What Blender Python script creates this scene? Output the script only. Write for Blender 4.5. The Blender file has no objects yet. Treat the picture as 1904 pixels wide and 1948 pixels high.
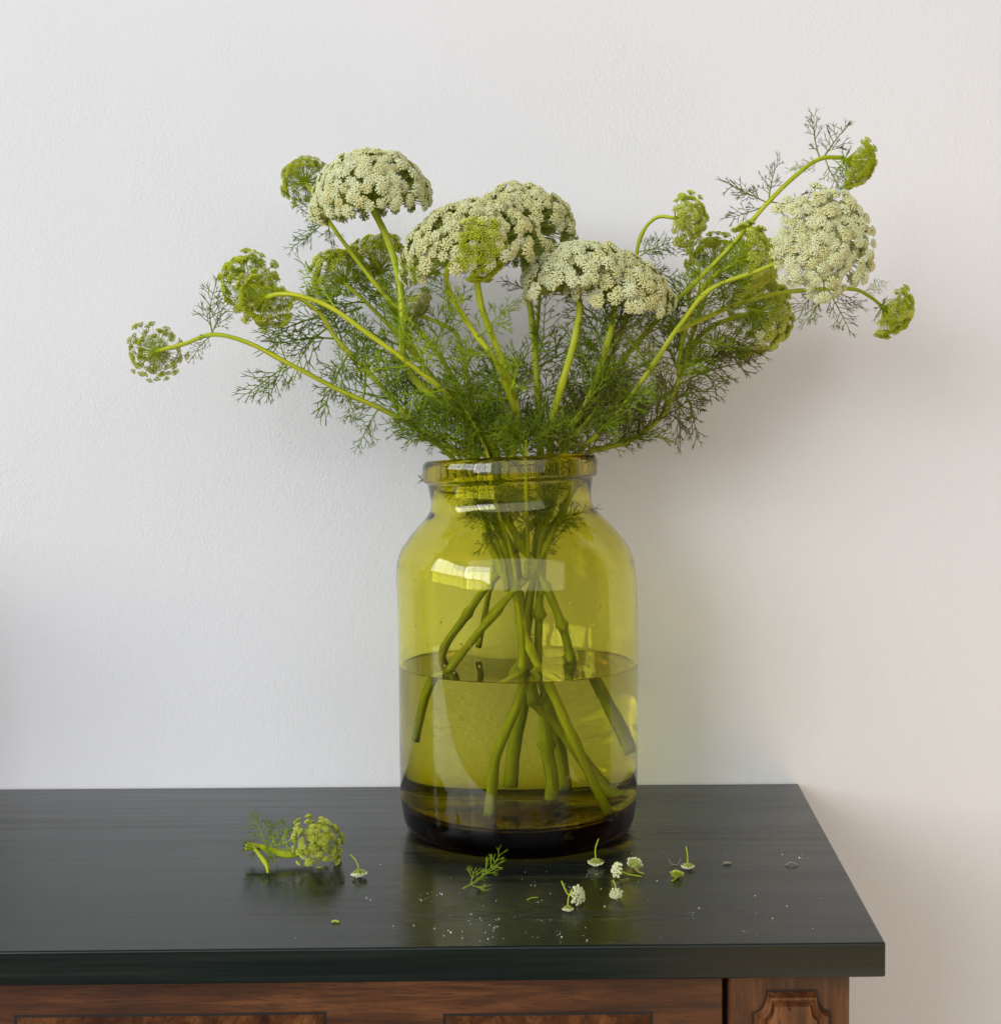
import bpy, math, random
from mathutils import Vector, Matrix, Quaternion

R_ = math.radians
scene = bpy.context.scene
COL = scene.collection

# ------------------------------------------------------------------ camera
CAM = Vector((0.0, -1.22, 0.360))
FPX, CU, CV = 2376.0, 952.0, 974.8          # focal length and centre, in 1904-wide image units
PITCH, ROLL = 2.285, -0.40
CROT = Matrix.Rotation(R_(90 - PITCH), 3, 'X') @ Matrix.Rotation(R_(ROLL), 3, 'Z')
cd = bpy.data.cameras.new('camera')
cd.sensor_fit = 'HORIZONTAL'; cd.sensor_width = 36.0; cd.lens = 36.0 * FPX / 1904.0
cd.clip_start = 0.02; cd.clip_end = 60
cam = bpy.data.objects.new('camera', cd); COL.objects.link(cam)
cam.matrix_world = Matrix.Translation(CAM) @ CROT.to_4x4()
scene.camera = cam

def ray(u, v):
    return CROT @ Vector(((u - CU) / FPX, -(v - CV) / FPX, -1.0))
def W(u, v, Y):                              # point of the view ray (u, v) at depth plane Y
    d = ray(u, v); return CAM + d * ((Y - CAM.y) / d.y)
def T(u, v, Z=0.0):                          # point of the view ray on the table top
    d = ray(u, v); return CAM + d * ((Z - CAM.z) / d.z)

# ------------------------------------------------------------------ light
world = bpy.data.worlds.new('World'); scene.world = world; world.use_nodes = True
bg = world.node_tree.nodes['Background']
bg.inputs[0].default_value = (1.0, 0.84, 0.68, 1); bg.inputs[1].default_value = 0.13

def area(name, loc, target, sx, sy, power, color):
    l = bpy.data.lights.new(name, 'AREA'); l.shape = 'RECTANGLE'; l.size = sx; l.size_y = sy
    l.energy = power; l.color = color
    o = bpy.data.objects.new(name, l); COL.objects.link(o); o.location = loc
    o.rotation_euler = (Vector(target) - Vector(loc)).to_track_quat('-Z', 'Y').to_euler()
    return o
# the tall gridded window on the left, mirrored in the jar's shoulder; the angled lamp is an added fill
area('window_daylight', (-7.0, -3.7, 2.5), (0, -3.7, 2.5), 6.8, 3.4, 480, (0.90, 0.935, 1.0))
area('corner_fill', (-4.7, -6.6, 2.3), (0, 0.0, 2.3), 3.4, 3.6, 250, (0.91, 0.94, 1.0))
# wide fill lamp added far behind the camera to soften the shade
area('room_fill', (0.2, -9.5, 4.4), (0.2, 0.0, 1.6), 20.0, 8.6, 650, (0.95, 0.965, 1.0))
# warm light thrown back by the sunlit wooden floor in front of the sideboard's right end
area('floor_bounce', (1.7, -1.5, -0.85), (1.7, -1.5, 1.0), 2.6, 2.2, 23, (1.0, 0.68, 0.34))

scene.view_settings.view_transform = 'Standard'; scene.view_settings.look = 'None'
scene.view_settings.gamma = 1.0; scene.view_settings.use_curve_mapping = False
scene.view_settings.exposure = 0.22
cy = scene.cycles
cy.use_denoising = True
try:
    cy.denoiser = 'OPENIMAGEDENOISE'; cy.denoising_input_passes = 'RGB_ALBEDO_NORMAL'; cy.denoising_prefilter = 'ACCURATE'
except Exception:
    pass
cy.use_adaptive_sampling = False
cy.max_bounces = 24; cy.transmission_bounces = 24; cy.transparent_max_bounces = 16
cy.diffuse_bounces = 8; cy.glossy_bounces = 6; cy.volume_bounces = 0
cy.caustics_refractive = True; cy.caustics_reflective = True
cy.blur_glossy = 0.3; cy.sample_clamp_indirect = 20.0; cy.sample_clamp_direct = 0

# ------------------------------------------------------------------ mesh helpers
class MB:
    def __init__(s): s.v, s.f, s.m, s.uv, s.tip = [], [], [], [], []
    def vert(s, p, uv=(0, 0), tip=0.0):
        s.v.append((p[0], p[1], p[2])); s.uv.append(uv); s.tip.append(tip); return len(s.v) - 1
    def face(s, idx, m=0): s.f.append(tuple(idx)); s.m.append(m)
    def tube(s, pts, rad, sides=6, m=0, tips=None, cap=True, rib=0.0):
        n = len(pts); pts = [Vector(p) for p in pts]
        t0 = (pts[1] - pts[0]).normalized()
        a = Vector((0, 0, 1)) if abs(t0.z) < 0.9 else Vector((1, 0, 0))
        nrm = t0.cross(a).normalized(); prev = t0; rings = []; dist = 0.0
        for i in range(n):
            t = (pts[min(i + 1, n - 1)] - pts[max(i - 1, 0)])
            t = t.normalized() if t.length > 1e-9 else prev
            q = prev.rotation_difference(t); nrm = (q @ nrm); nrm = (nrm - t * nrm.dot(t)).normalized(); prev = t
            b = t.cross(nrm)
            if i: dist += (pts[i] - pts[i - 1]).length
            ring = []
            for k in range(sides):
                an = 2 * math.pi * k / sides
                rr = rad[i] * (1 + (rib if k % 2 else -rib))
                ring.append(s.vert(pts[i] + (nrm * math.cos(an) + b * math.sin(an)) * rr, (k / sides, dist), tips[i] if tips else 0.0))
            rings.append(ring)
        for i in range(n - 1):
            for k in range(sides):
                k2 = (k + 1) % sides
                s.face((rings[i][k], rings[i][k2], rings[i + 1][k2], rings[i + 1][k]), m)
        if cap and sides > 2:
            s.face(rings[0][::-1], m); s.face(rings[-1], m)
    def poly_prism(s, outline, fn, d0, d1, inset=0.0, m=0):
        """outline of (x, z); fn(x, z, d) -> world; d0 back depth, d1 proud depth, front ring drawn in by inset"""
        cx = sum(p[0] for p in outline) / len(outline); cz = sum(p[1] for p in outline) / len(outline)
        ex = max(abs(p[0] - cx) for p in outline); ez = max(abs(p[1] - cz) for p in outline)
        back = [s.vert(fn(x, z, d0)) for x, z in outline]
        fr = [s.vert(fn(cx + (x - cx) * (1 - inset / ex), cz + (z - cz) * (1 - inset / ez), d1)) for x, z in outline]
        n = len(outline)
        for i in range(n):
            j = (i + 1) % n; s.face((back[i], back[j], fr[j], fr[i]), m)
        s.face(fr, m); s.face(back[::-1], m)
    def mesh(s, name, mats, smooth=True):
        me = bpy.data.meshes.new(name); me.from_pydata(s.v, [], s.f)
        for x in mats: me.materials.append(x)
        me.polygons.foreach_set('material_index', s.m)
        me.polygons.foreach_set('use_smooth', [smooth] * len(s.f))
        uvl = me.uv_layers.new(name='UVMap')
        li = [0] * len(me.loops); me.loops.foreach_get('vertex_index', li)
        flat = []
        for i in li: flat.extend(s.uv[i])
        uvl.data.foreach_set('uv', flat)
        at = me.attributes.new('tip', 'FLOAT', 'POINT'); at.data.foreach_set('value', s.tip)
        me.validate(); me.update()
        return me

def obj(name, me, parent=None, loc=(0, 0, 0), quat=None, scale=None):
    o = bpy.data.objects.new(name, me); COL.objects.link(o)
    o.parent = parent; o.location = loc
    if quat is not None: o.rotation_mode = 'QUATERNION'; o.rotation_quaternion = quat
    if scale is not None: o.scale = (scale,) * 3 if isinstance(scale, (int, float)) else scale
    return o
def tag(o, label, cat, group=None, kind=None):
    if label: o['label'] = label
    if cat: o['category'] = cat
    if group: o['group'] = group
    if kind: o['kind'] = kind
    return o
def empty(name, loc):
    o = bpy.data.objects.new(name, None); COL.objects.link(o); o.location = loc; o.empty_display_size = 0.02; return o

def catmull(P, per=6):
    P = [Vector(p) for p in P]; out = []
    Q = [P[0] * 2 - P[1]] + P + [P[-1] * 2 - P[-2]]
    for i in range(1, len(Q) - 2):
        p0, p1, p2, p3 = Q[i - 1], Q[i], Q[i + 1], Q[i + 2]
        for k in range(per):
            t = k / per
            out.append(0.5 * ((2 * p1) + (p2 - p0) * t + (2 * p0 - 5 * p1 + 4 * p2 - p3) * t * t + (3 * p1 - p0 - 3 * p2 + p3) * t ** 3))
    out.append(P[-1]); return out

# ------------------------------------------------------------------ material helpers
class NT:
    def __init__(s, name):
        s.mat = bpy.data.materials.new(name); s.mat.use_nodes = True; s.t = s.mat.node_tree
        s.t.nodes.clear(); s.out = s.n('ShaderNodeOutputMaterial')
    def n(s, typ, **kw):
        x = s.t.nodes.new(typ)
        for k, v in kw.items(): setattr(x, k, v)
        return x
    def l(s, a, b): s.t.links.new(a, b)
    def bsdf(s, **kw):
        b = s.n('ShaderNodeBsdfPrincipled'); s.l(b.outputs[0], s.out.inputs['Surface'])
        for k, v in kw.items(): b.inputs[k.replace('_', ' ')].default_value = v
        s.b = b; return b
    def coords(s, kind='Object', scale=(1, 1, 1)):
        tc = s.n('ShaderNodeTexCoord'); mp = s.n('ShaderNodeMapping'); s.l(tc.outputs[kind], mp.inputs[0])
        mp.inputs['Scale'].default_value = scale; return mp.outputs[0]
    def noise(s, vec, scale, detail=4, rough=0.5, dist=0.0):
        x = s.n('ShaderNodeTexNoise'); s.l(vec, x.inputs['Vector'])
        x.inputs['Scale'].default_value = scale; x.inputs['Detail'].default_value = detail
        x.inputs['Roughness'].default_value = rough; x.inputs['Distortion'].default_value = dist
        return x.outputs['Fac']
    def ramp(s, fac, stops):
        x = s.n('ShaderNodeValToRGB'); s.l(fac, x.inputs[0]); e = x.color_ramp.elements
        while len(e) < len(stops): e.new(0.5)
        for i, (p, c) in enumerate(stops): e[i].position = p; e[i].color = tuple(c) + (1,) if len(c) == 3 else c
        return x.outputs[0]
    def maprange(s, v, a, b, c, d):
        x = s.n('ShaderNodeMapRange'); s.l(v, x.inputs[0])
        for i, q in enumerate((a, b, c, d)): x.inputs[1 + i].default_value = q
        return x.outputs[0]
    def mix(s, fac, a, b, mode='MIX'):
        x = s.n('ShaderNodeMix', data_type='RGBA', blend_type=mode)
        for sock, q in ((x.inputs[0], fac), (x.inputs[6], a), (x.inputs[7], b)):
            if isinstance(q, (int, float)): sock.default_value = q
            elif isinstance(q, tuple): sock.default_value = q + (1,) if len(q) == 3 else q
            else: s.l(q, sock)
        return x.outputs[2]
    def bump(s, h, strength, dist):
        x = s.n('ShaderNodeBump'); s.l(h, x.inputs['Height']); x.inputs['Strength'].default_value = strength
        x.inputs['Distance'].default_value = dist; s.l(x.outputs[0], s.b.inputs['Normal']); return x

# wall paint with roller texture
m = NT('wall_paint'); m.bsdf(Roughness=0.75)
vec = m.coords('Object', (1, 1, 0.78))
n1 = m.noise(vec, 430, 2, 0.5, 0.5); n2 = m.noise(vec, 1.3, 3); n3 = m.noise(vec, 90, 2, 0.5)
m.l(m.ramp(n2, [(0.3, (0.695, 0.693, 0.692)), (0.7, (0.725, 0.724, 0.724))]), m.b.inputs['Base Color'])
a = m.n('ShaderNodeMath', operation='MULTIPLY_ADD'); m.l(n3, a.inputs[0]); a.inputs[1].default_value = 0.5; m.l(n1, a.inputs[2])
n4 = m.noise(vec, 11, 3, 0.55); a2 = m.n('ShaderNodeMath', operation='MULTIPLY'); m.l(a.outputs[0], a2.inputs[0]); m.l(m.maprange(n4, 0.3, 0.7, 0.45, 1.15), a2.inputs[1])
m.bump(a2.outputs[0], 0.46, 0.0012)
M_WALL = m.mat

# dark brushed stain of the top
m = NT('dark_stained_top'); m.bsdf(Specular_IOR_Level=0.37)
v1 = m.coords('Object', (2.2, 90, 90)); v2 = m.coords('Object', (5, 420, 420)); v3 = m.coords('Object', (1.2, 14, 14))
s1 = m.noise(v1, 1.0, 5, 0.6); s2 = m.noise(v2, 1.0, 3, 0.6); s3 = m.noise(v3, 1.0, 4, 0.55)
c = m.ramp(s1, [(0.25, (0.002, 0.006, 0.006)), (0.5, (0.005, 0.011, 0.010)), (0.75, (0.020, 0.027, 0.024))])
c2 = m.mix(m.maprange(s3, 0.4, 0.75, 0, 0.55), c, (0.018, 0.017, 0.013))
m.l(c2, m.b.inputs['Base Color'])
rr = m.n('ShaderNodeMath', operation='ADD'); m.l(m.maprange(s1, 0.3, 0.7, 0.10, 0.30), rr.inputs[0]); m.l(m.maprange(s3, 0.35, 0.7, -0.04, 0.10), rr.inputs[1])
m.l(rr.outputs[0], m.b.inputs['Roughness'])
a = m.n('ShaderNodeMath', operation='MULTIPLY_ADD'); m.l(s2, a.inputs[0]); a.inputs[1].default_value = 0.4; m.l(s1, a.inputs[2])
m.bump(a.outputs[0], 0.20, 0.0006)
M_TOP = m.mat

def wood(name, axis_scale, tint=1.0):
    m = NT(name); m.bsdf(Roughness=0.42)
    v1 = m.coords('Object', axis_scale); v2 = m.coords('Object', (9, 9, 14)); v3 = m.coords('Object', tuple(x * 7 for x in axis_scale))
    g = m.noise(v1, 1.0, 5, 0.6, 0.8); blot = m.noise(v2, 1.0, 4, 0.6, 0.5); fine = m.noise(v3, 1.0, 4, 0.65)
    c = m.ramp(g, [(0.28, (0.026 * tint, 0.008 * tint, 0.003 * tint)), (0.5, (0.085 * tint, 0.028 * tint, 0.008 * tint)), (0.72, (0.18 * tint, 0.068 * tint, 0.020 * tint))])
    c = m.mix(m.maprange(blot, 0.52, 0.75, 0, 0.6), c, (0.022, 0.009, 0.005))
    c = m.mix(m.maprange(fine, 0.5, 0.66, 0, 0.75), c, (0.03, 0.012, 0.006))
    m.l(c, m.b.inputs['Base Color']); m.bump(fine, 0.25, 0.0006); return m.mat
M_WOOD_H = wood('reddish_wood_across', (6, 40, 70))
M_WOOD_V = wood('reddish_wood_upright', (70, 40, 6), 0.85)
M_WOOD_P = wood('carved_wood', (50, 40, 10), 1.25)
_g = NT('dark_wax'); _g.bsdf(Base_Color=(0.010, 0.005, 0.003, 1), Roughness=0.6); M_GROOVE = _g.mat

# olive glass, clear water
m = NT('olive_glass'); m.bsdf(Base_Color=(1, 1, 1, 1), Roughness=0.0, IOR=1.5, Transmission_Weight=1.0)
wet = m.n('ShaderNodeAttribute', attribute_name='tip')          # 1 where the inner face is against water
m.l(m.maprange(wet.outputs['Fac'], 0, 1, 1.5, 1.128), m.b.inputs['IOR'])
va = m.n('ShaderNodeVolumeAbsorption'); va.inputs['Color'].default_value = (0.930, 0.910, 0.0, 1); va.inputs['Density'].default_value = 340
m.l(va.outputs[0], m.out.inputs['Volume'])
m.bump(m.noise(m.coords('Object', (26, 26, 9)), 1.0, 3, 0.5, 0.4), 0.2, 0.0010)
M_GLASS = m.mat
m = NT('vase_water'); m.bsdf(Base_Color=(1, 1, 1, 1), Roughness=0.0, IOR=1.333, Transmission_Weight=1.0)
wet = m.n('ShaderNodeAttribute', attribute_name='tip')          # 1 where the water lies against the glass (that face is the glass's own)
tr = m.n('ShaderNodeBsdfTransparent'); ms = m.n('ShaderNodeMixShader')
m.l(m.maprange(wet.outputs['Fac'], 0.45, 0.55, 0, 1), ms.inputs[0]); m.l(m.b.outputs[0], ms.inputs[1]); m.l(tr.outputs[0], ms.inputs[2]); m.l(ms.outputs[0], m.out.inputs['Surface'])
M_WATER = m.mat
m = NT('water_bead'); m.bsdf(Base_Color=(1, 1, 1, 1), Roughness=0.0, IOR=1.333, Transmission_Weight=1.0); M_BEAD = m.mat

# plants
def plant(name, base, alt, dark=None, tipc=None, rough=0.5, ribs=False, trans=0.0):
    m = NT(name); m.bsdf(Roughness=rough, Specular_IOR_Level=0.2)
    oi = m.n('ShaderNodeObjectInfo'); vec = m.coords('Object', (60, 60, 60)); n = m.noise(vec, 1.0, 3)
    f = m.n('ShaderNodeMath', operation='MULTIPLY_ADD', use_clamp=True); m.l(oi.outputs['Random'], f.inputs[0]); f.inputs[1].default_value = 0.6
    m.l(m.maprange(n, 0.3, 0.7, 0, 0.4), f.inputs[2])
    if ribs:
        tc0 = m.n('ShaderNodeTexCoord'); mp0 = m.n('ShaderNodeMapping'); m.l(tc0.outputs['UV'], mp0.inputs[0]); mp0.inputs['Scale'].default_value = (7, 22, 1)
        m.l(m.maprange(m.noise(mp0.outputs[0], 1.0, 4, 0.6), 0.3, 0.7, -0.5, 0.9), f.inputs[2])
    c = m.mix(f.outputs[0], base, alt)
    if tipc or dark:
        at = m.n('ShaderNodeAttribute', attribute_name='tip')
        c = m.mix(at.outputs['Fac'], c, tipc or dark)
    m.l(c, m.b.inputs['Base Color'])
    if ribs:
        tc = m.n('ShaderNodeTexCoord'); mp = m.n('ShaderNodeMapping'); m.l(tc.outputs['UV'], mp.inputs[0]); mp.inputs['Scale'].default_value = (16, 6, 1)
        m.bump(m.noise(mp.outputs[0], 1.0, 2), 0.5, 0.0008)
    if trans:
        tr = m.n('ShaderNodeBsdfTranslucent'); m.l(c, tr.inputs[0]); ms = m.n('ShaderNodeMixShader'); ms.inputs[0].default_value = trans
        m.l(m.b.outputs[0], ms.inputs[1]); m.l(tr.outputs[0], ms.inputs[2]); m.l(ms.outputs[0], m.out.inputs['Surface'])
    return m.mat
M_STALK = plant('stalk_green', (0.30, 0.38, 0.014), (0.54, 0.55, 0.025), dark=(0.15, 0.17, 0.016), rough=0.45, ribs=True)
M_NODE = plant('stalk_joint', (0.30, 0.26, 0.05), (0.22, 0.20, 0.04), ribs=True)
M_LEAF = plant('leaf_green', (0.18, 0.30, 0.012), (0.40, 0.55, 0.02), tipc=(0.16, 0.19, 0.025), trans=0.38)
M_LEAFP = plant('leaf_purple_tipped', (0.17, 0.26, 0.014), (0.30, 0.40, 0.02), tipc=(0.17, 0.06, 0.05), trans=0.38)
M_LEAFB = plant('leaf_bright', (0.42, 0.60, 0.016), (0.56, 0.70, 0.022), tipc=(0.28, 0.38, 0.03), trans=0.38)
M_RAY = plant('ray_green', (0.48, 0.58, 0.02), (0.56, 0.62, 0.03), trans=0.38)
M_RAYW = plant('ray_pale_green', (0.54, 0.62, 0.10), (0.62, 0.68, 0.16), trans=0.3)
M_PETAL = plant('petal_cream', (0.82, 0.85, 0.46), (0.90, 0.91, 0.62), trans=0.2, rough=0.6)
M_PETALT = plant('petal_tan', (0.80, 0.78, 0.36), (0.86, 0.85, 0.48), trans=0.2, rough=0.6)
M_BUD = plant('bud_green', (0.62, 0.70, 0.025), (0.76, 0.80, 0.06), trans=0.38)
M_BUDY = plant('bud_yellow_green', (0.74, 0.80, 0.08), (0.84, 0.87, 0.22), trans=0.35)
M_BUDT = plant('bud_olive', (0.58, 0.64, 0.05), (0.68, 0.68, 0.09), trans=0.42)
M_DRY = plant('dry_bract', (0.22, 0.20, 0.13), (0.30, 0.28, 0.20))

# ------------------------------------------------------------------ setting: wall
YB = T(952, 1496).y                      # back edge of the top
YW = YB + 0.003
wb = MB()
for p in ((-3.2, YW, -0.9), (2.6, YW, -0.9), (2.6, YW, 2.4), (-3.2, YW, 2.4),
          (-3.2, YW + 0.1, -0.9), (2.6, YW + 0.1, -0.9), (2.6, YW + 0.1, 2.4), (-3.2, YW + 0.1, 2.4)): wb.vert(p)
for f in ((0, 1, 2, 3), (5, 4, 7, 6), (1, 5, 6, 2), (4, 0, 3, 7), (3, 2, 6, 7), (4, 5, 1, 0)): wb.face(f)
wall = obj('wall', wb.mesh('wall', [M_WALL], False)); wall['kind'] = 'structure'

# ------------------------------------------------------------------ sideboard
FR = T(1685, 1795); BR = T(1520, 1493.5); FL0 = T(0, 1812)
ex = (FR - FL0).normalized(); ey = Vector((-ex.y, ex.x, 0))       # along the front, into the depth
def loc2w(x, y, z): return FR + ex * x + ey * y + Vector((0, 0, z))
TH = 0.0262
side = empty('sideboard', (FR.x, FR.y, -TH))
tag(side, 'wooden sideboard with near black stained top against white wall', 'sideboard')
def sp(name, mb, mats, smooth=False, bev=0.0, parent=None):
    o = obj(name, mb.mesh(name, mats, smooth), parent or side, (0, 0, 0) if parent else -Vector((FR.x, FR.y, -TH)))
    if bev:
        b = o.modifiers.new('bevel', 'BEVEL'); b.width = bev; b.segments = 3; b.limit_method = 'ANGLE'; b.angle_limit = R_(25)
    return o
lx = -1.55
fl = loc2w(lx, 0, 0)
corners = [fl, FR, Vector((BR.x, YB, 0)), Vector((fl.x - 0.02, YB, 0))]
tb = MB()
lo = [tb.vert((c.x, c.y, -TH)) for c in corners]; hi = [tb.vert((c.x, c.y, 0)) for c in corners]
tb.face(lo[::-1]); tb.face(hi)
for i in range(4):
    j = (i + 1) % 4; tb.face((lo[i], lo[j], hi[j], hi[i]))
top = sp('tabletop', tb, [M_TOP], bev=0.0016)
top['label'] = 'near black brushed tabletop with square edge'

def F(u, v, y):                              # view ray onto the cabinet's front plane, local (x, z)
    d = ray(u, v); t = ((FR - CAM).dot(ey) + y) / d.dot(ey); p = CAM + d * t
    q = p - FR; return q.dot(ex), q.z
OV = 0.020
def boxl(mb, x0, x1, y0, y1, z0, z1, m=0):
    b = [mb.vert(loc2w(x, y, z)) for z in (z0, z1) for x, y in ((x0, y0), (x1, y0), (x1, y1), (x0, y1))]
    for f in ((0, 1, 5, 4), (1, 2, 6, 5), (2, 3, 7, 6), (3, 0, 4, 7), (4, 5, 6, 7), (3, 2, 1, 0)): mb.face([b[i] for i in f], m)
xR, _ = F(1617, 1880, OV); xG, _ = F(1381, 1880, OV)
ZB = -0.52
DEP = 0.40
k = MB(); boxl(k, lx + 0.03, xR - 0.003, OV + 0.022, OV + DEP, ZB, -TH - 0.0005); sp('carcass', k, [M_WOOD_V], bev=0.001)
k = MB(); boxl(k, xG + 0.0022, xR, OV, OV + 0.0215, ZB, -TH - 0.0005); post = sp('corner_post', k, [M_WOOD_V], bev=0.0022)
k = MB(); boxl(k, lx + 0.03, xG - 0.0022, OV + 0.002, OV + 0.0215, ZB + 0.02, -TH - 0.001); front = sp('drawer_front', k, [M_WOOD_H], bev=0.0018)
def ch(name, mb, mats, parent, bev=0.0):
    o = obj(name, mb.mesh(name, mats, False), parent)
    if bev:
        b = o.modifiers.new('bevel', 'BEVEL'); b.width = bev; b.segments = 2; b.limit_method = 'ANGLE'; b.angle_limit = R_(20)
    return o
def rect_panel(u0, u1, v, hgt):
    x0, z1 = F(u0, v, OV); x1, _ = F(u1, v, OV); z0 = z1 - hgt
    fn = lambda x, z, d: loc2w(x, OV + 0.002 - d, z)
    k = MB(); o4 = lambda i: [(x0 + i, z0 + i), (x1 - i, z0 + i), (x1 - i, z1 - i), (x0 + i, z1 - i)]
    # moulding frame of two steps, then the raised field
    for i0, i1, d0, d1 in ((0, 0.005, 0.0, 0.007), (0.005, 0.009, 0.007, 0.0075), (0.009, 0.014, 0.0075, 0.002)):
        A, B = o4(i0), o4(i1)
        va = [k.vert(fn(x, z, d0)) for x, z in A]; vb = [k.vert(fn(x, z, d1)) for x, z in B]
        for i in range(4): j = (i + 1) % 4; k.face((va[i], va[j], vb[j], vb[i]))
    mo = ch('panel_moulding', k, [M_WOOD_P], front)
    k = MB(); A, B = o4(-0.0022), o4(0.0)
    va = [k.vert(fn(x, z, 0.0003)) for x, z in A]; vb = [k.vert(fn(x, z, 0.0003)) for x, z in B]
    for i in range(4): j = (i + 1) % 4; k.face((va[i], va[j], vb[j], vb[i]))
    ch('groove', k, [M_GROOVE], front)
    k = MB(); k.poly_prism(o4(0.014), fn, 0.0004, 0.0045, 0.008); ch('raised_panel', k, [M_WOOD_H], front)
rect_panel(30, 615, 1940, 0.30); rect_panel(848, 1237, 1937, 0.30); rect_panel(-640, -170, 1945, 0.30)
# carved panel with scooped corners on the post
x0, zt = F(1459, 1888, OV); x1, _ = F(1553, 1888, OV); xa, zs = F(1421, 1928, OV); xb, _ = F(1578, 1928, OV)
def scoop(grow):
    X0, X1, XA, XB, ZT, ZS = x0 - grow * .5, x1 + grow * .5, xa - grow, xb + grow, zt + grow, zs + grow * .5
    half = [(X1, ZT)]
    for i in range(1, 8):
        a = math.pi / 2 * i / 8; half.append((XB - (XB - X1) * math.cos(a), ZT - (ZT - ZS) * math.sin(a)))
    half.append((XB, ZS)); zc = ZS - 0.115
    right = half + [(x, 2 * zc - z) for x, z in half[::-1]]
    cx = (X0 + X1) / 2
    left = [(2 * cx - x, z) for x, z in right[::-1]]
    return right + left
fn = lambda x, z, d: loc2w(x, OV - d, z)
def ringstep(k, g0, g1, d0, d1):
    A, B = scoop(g0), scoop(g1)
    va = [k.vert(fn(x, z, d0)) for x, z in A]; vb = [k.vert(fn(x, z, d1)) for x, z in B]
    n = len(A)
    for i in range(n): j = (i + 1) % n; k.face((va[i], vb[i], vb[j], va[j]))
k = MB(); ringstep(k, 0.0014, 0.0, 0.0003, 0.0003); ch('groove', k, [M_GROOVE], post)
k = MB()
ringstep(k, 0.0, -0.0025, -0.0004, 0.006); ringstep(k, -0.0025, -0.0045, 0.006, 0.0055); ringstep(k, -0.0045, -0.009, 0.0055, 0.0012)
ch('panel_moulding', k, [M_WOOD_P], post)
k = MB(); ringstep(k, -0.0088, -0.0105, 0.0006, 0.0036)
B = scoop(-0.0105); k.face([k.vert(fn(x, z, 0.0036)) for x, z in B][::-1]); ch('raised_panel', k, [M_WOOD_P], post)
# knot hole with a drying crack
kx, kz = F(1500, 1918, OV)
k = MB(); k.poly_prism([(kx + 0.0014 * math.cos(t * .785), kz + 0.0012 * math.sin(t * .785)) for t in range(8)], fn, 0.0030, 0.0041, 0.0003)
M_KN = NT('dark_knot'); M_KN.bsdf(Base_Color=(0.015, 0.008, 0.006, 1), Roughness=0.7); ch('knot', k, [M_KN.mat], post)

# ------------------------------------------------------------------ glass jar
AX = W(985, 1264, 0.0).x
def zc(c): return W(985, 822.4 + 0.2658 * c, 0.0).z
PXM = 1.22 / FPX
rc = lambda c: c * 0.2658 * PXM
ZRIM = zc(180)
outer = [(0.0, 0.009), (0.03, 0.0085), (0.06, 0.006), (0.084, 0.0025), (0.095, 0.0002), (0.1005, 0.0), (0.1050, 0.0012), (0.1090, 0.0045), (0.1122, 0.0105),
         (0.1145, 0.020), (0.1158, 0.034), (0.1164, 0.055), (0.1166, 0.085), (0.1166, 0.115), (0.1167, 0.145), (0.1168, 0.175), (0.1169, 0.205), (0.1169, zc(1090)), (0.1166, zc(1030)), (rc(846), zc(930)),
         (rc(833), zc(880)), (rc(812), zc(830)), (rc(787), zc(790)), (rc(757), zc(750)), (rc(712), zc(695)), (rc(675), zc(655)), (rc(638), zc(618)), (rc(604), zc(580)),
         (rc(583), zc(545)), (rc(573), zc(505)), (rc(573), zc(465)), (rc(578), zc(420)), (rc(584), zc(380)), (rc(590), zc(352)),
         (rc(604), zc(343)), (rc(617), zc(333)), (rc(622), zc(318)), (rc(623), zc(290)), (rc(622), zc(255)), (rc(620), zc(225)), (rc(614), zc(203)), (rc(602), zc(188)),
         (rc(585), zc(181)), (rc(566), zc(181)), (rc(552), zc(188)), (rc(543), zc(205))]
inner = [(rc(538), zc(235)), (rc(535), zc(290)), (rc(538), zc(345)), (rc(540), zc(400)), (rc(541), zc(460)), (rc(541), zc(510)), (rc(550), zc(550)), (rc(571), zc(585)), (rc(605), zc(622)),
         (rc(642), zc(660)), (rc(681), zc(702)), (rc(724), zc(757)), (rc(756), zc(799)), (rc(783), zc(841)), (rc(803), zc(890)), (rc(820), zc(945)), (0.1136, zc(1040)), (0.1138, zc(1095)),
         (0.1139, 0.205), (0.1138, 0.175), (0.1137, 0.145), (0.1136, 0.115), (0.1135, 0.085), (0.1128, 0.058), (0.1113, 0.044), (0.1085, 0.0355), (0.103, 0.029), (0.095, 0.025), (0.083, 0.0228),
         (0.068, 0.0225), (0.054, 0.0240), (0.040, 0.0270), (0.026, 0.0295), (0.012, 0.0306), (0.0, 0.0308)]
def wobble(th, z, amp, ph=0.0):
    return amp * (math.sin(2 * th + 1.3 + ph) + 0.6 * math.sin(3 * th + 9 * z + ph) + 0.35 * math.sin(5 * th - 21 * z + 2 * ph))
def lean(p):
    z = p[2]; t = min(max((z - 0.20) / (ZRIM - 0.20), 0), 1); t = t * t * (3 - 2 * t)
    x = p[0] - 0.0068 * t
    return Vector((x + AX, p[1], z + 0.040 * p[0] * t))
def refine(prof, n=2):
    P = catmull([(r, 0, z) for r, z in prof], n); return [(max(p.x, 0.0), p.z) for p in P]
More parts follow.
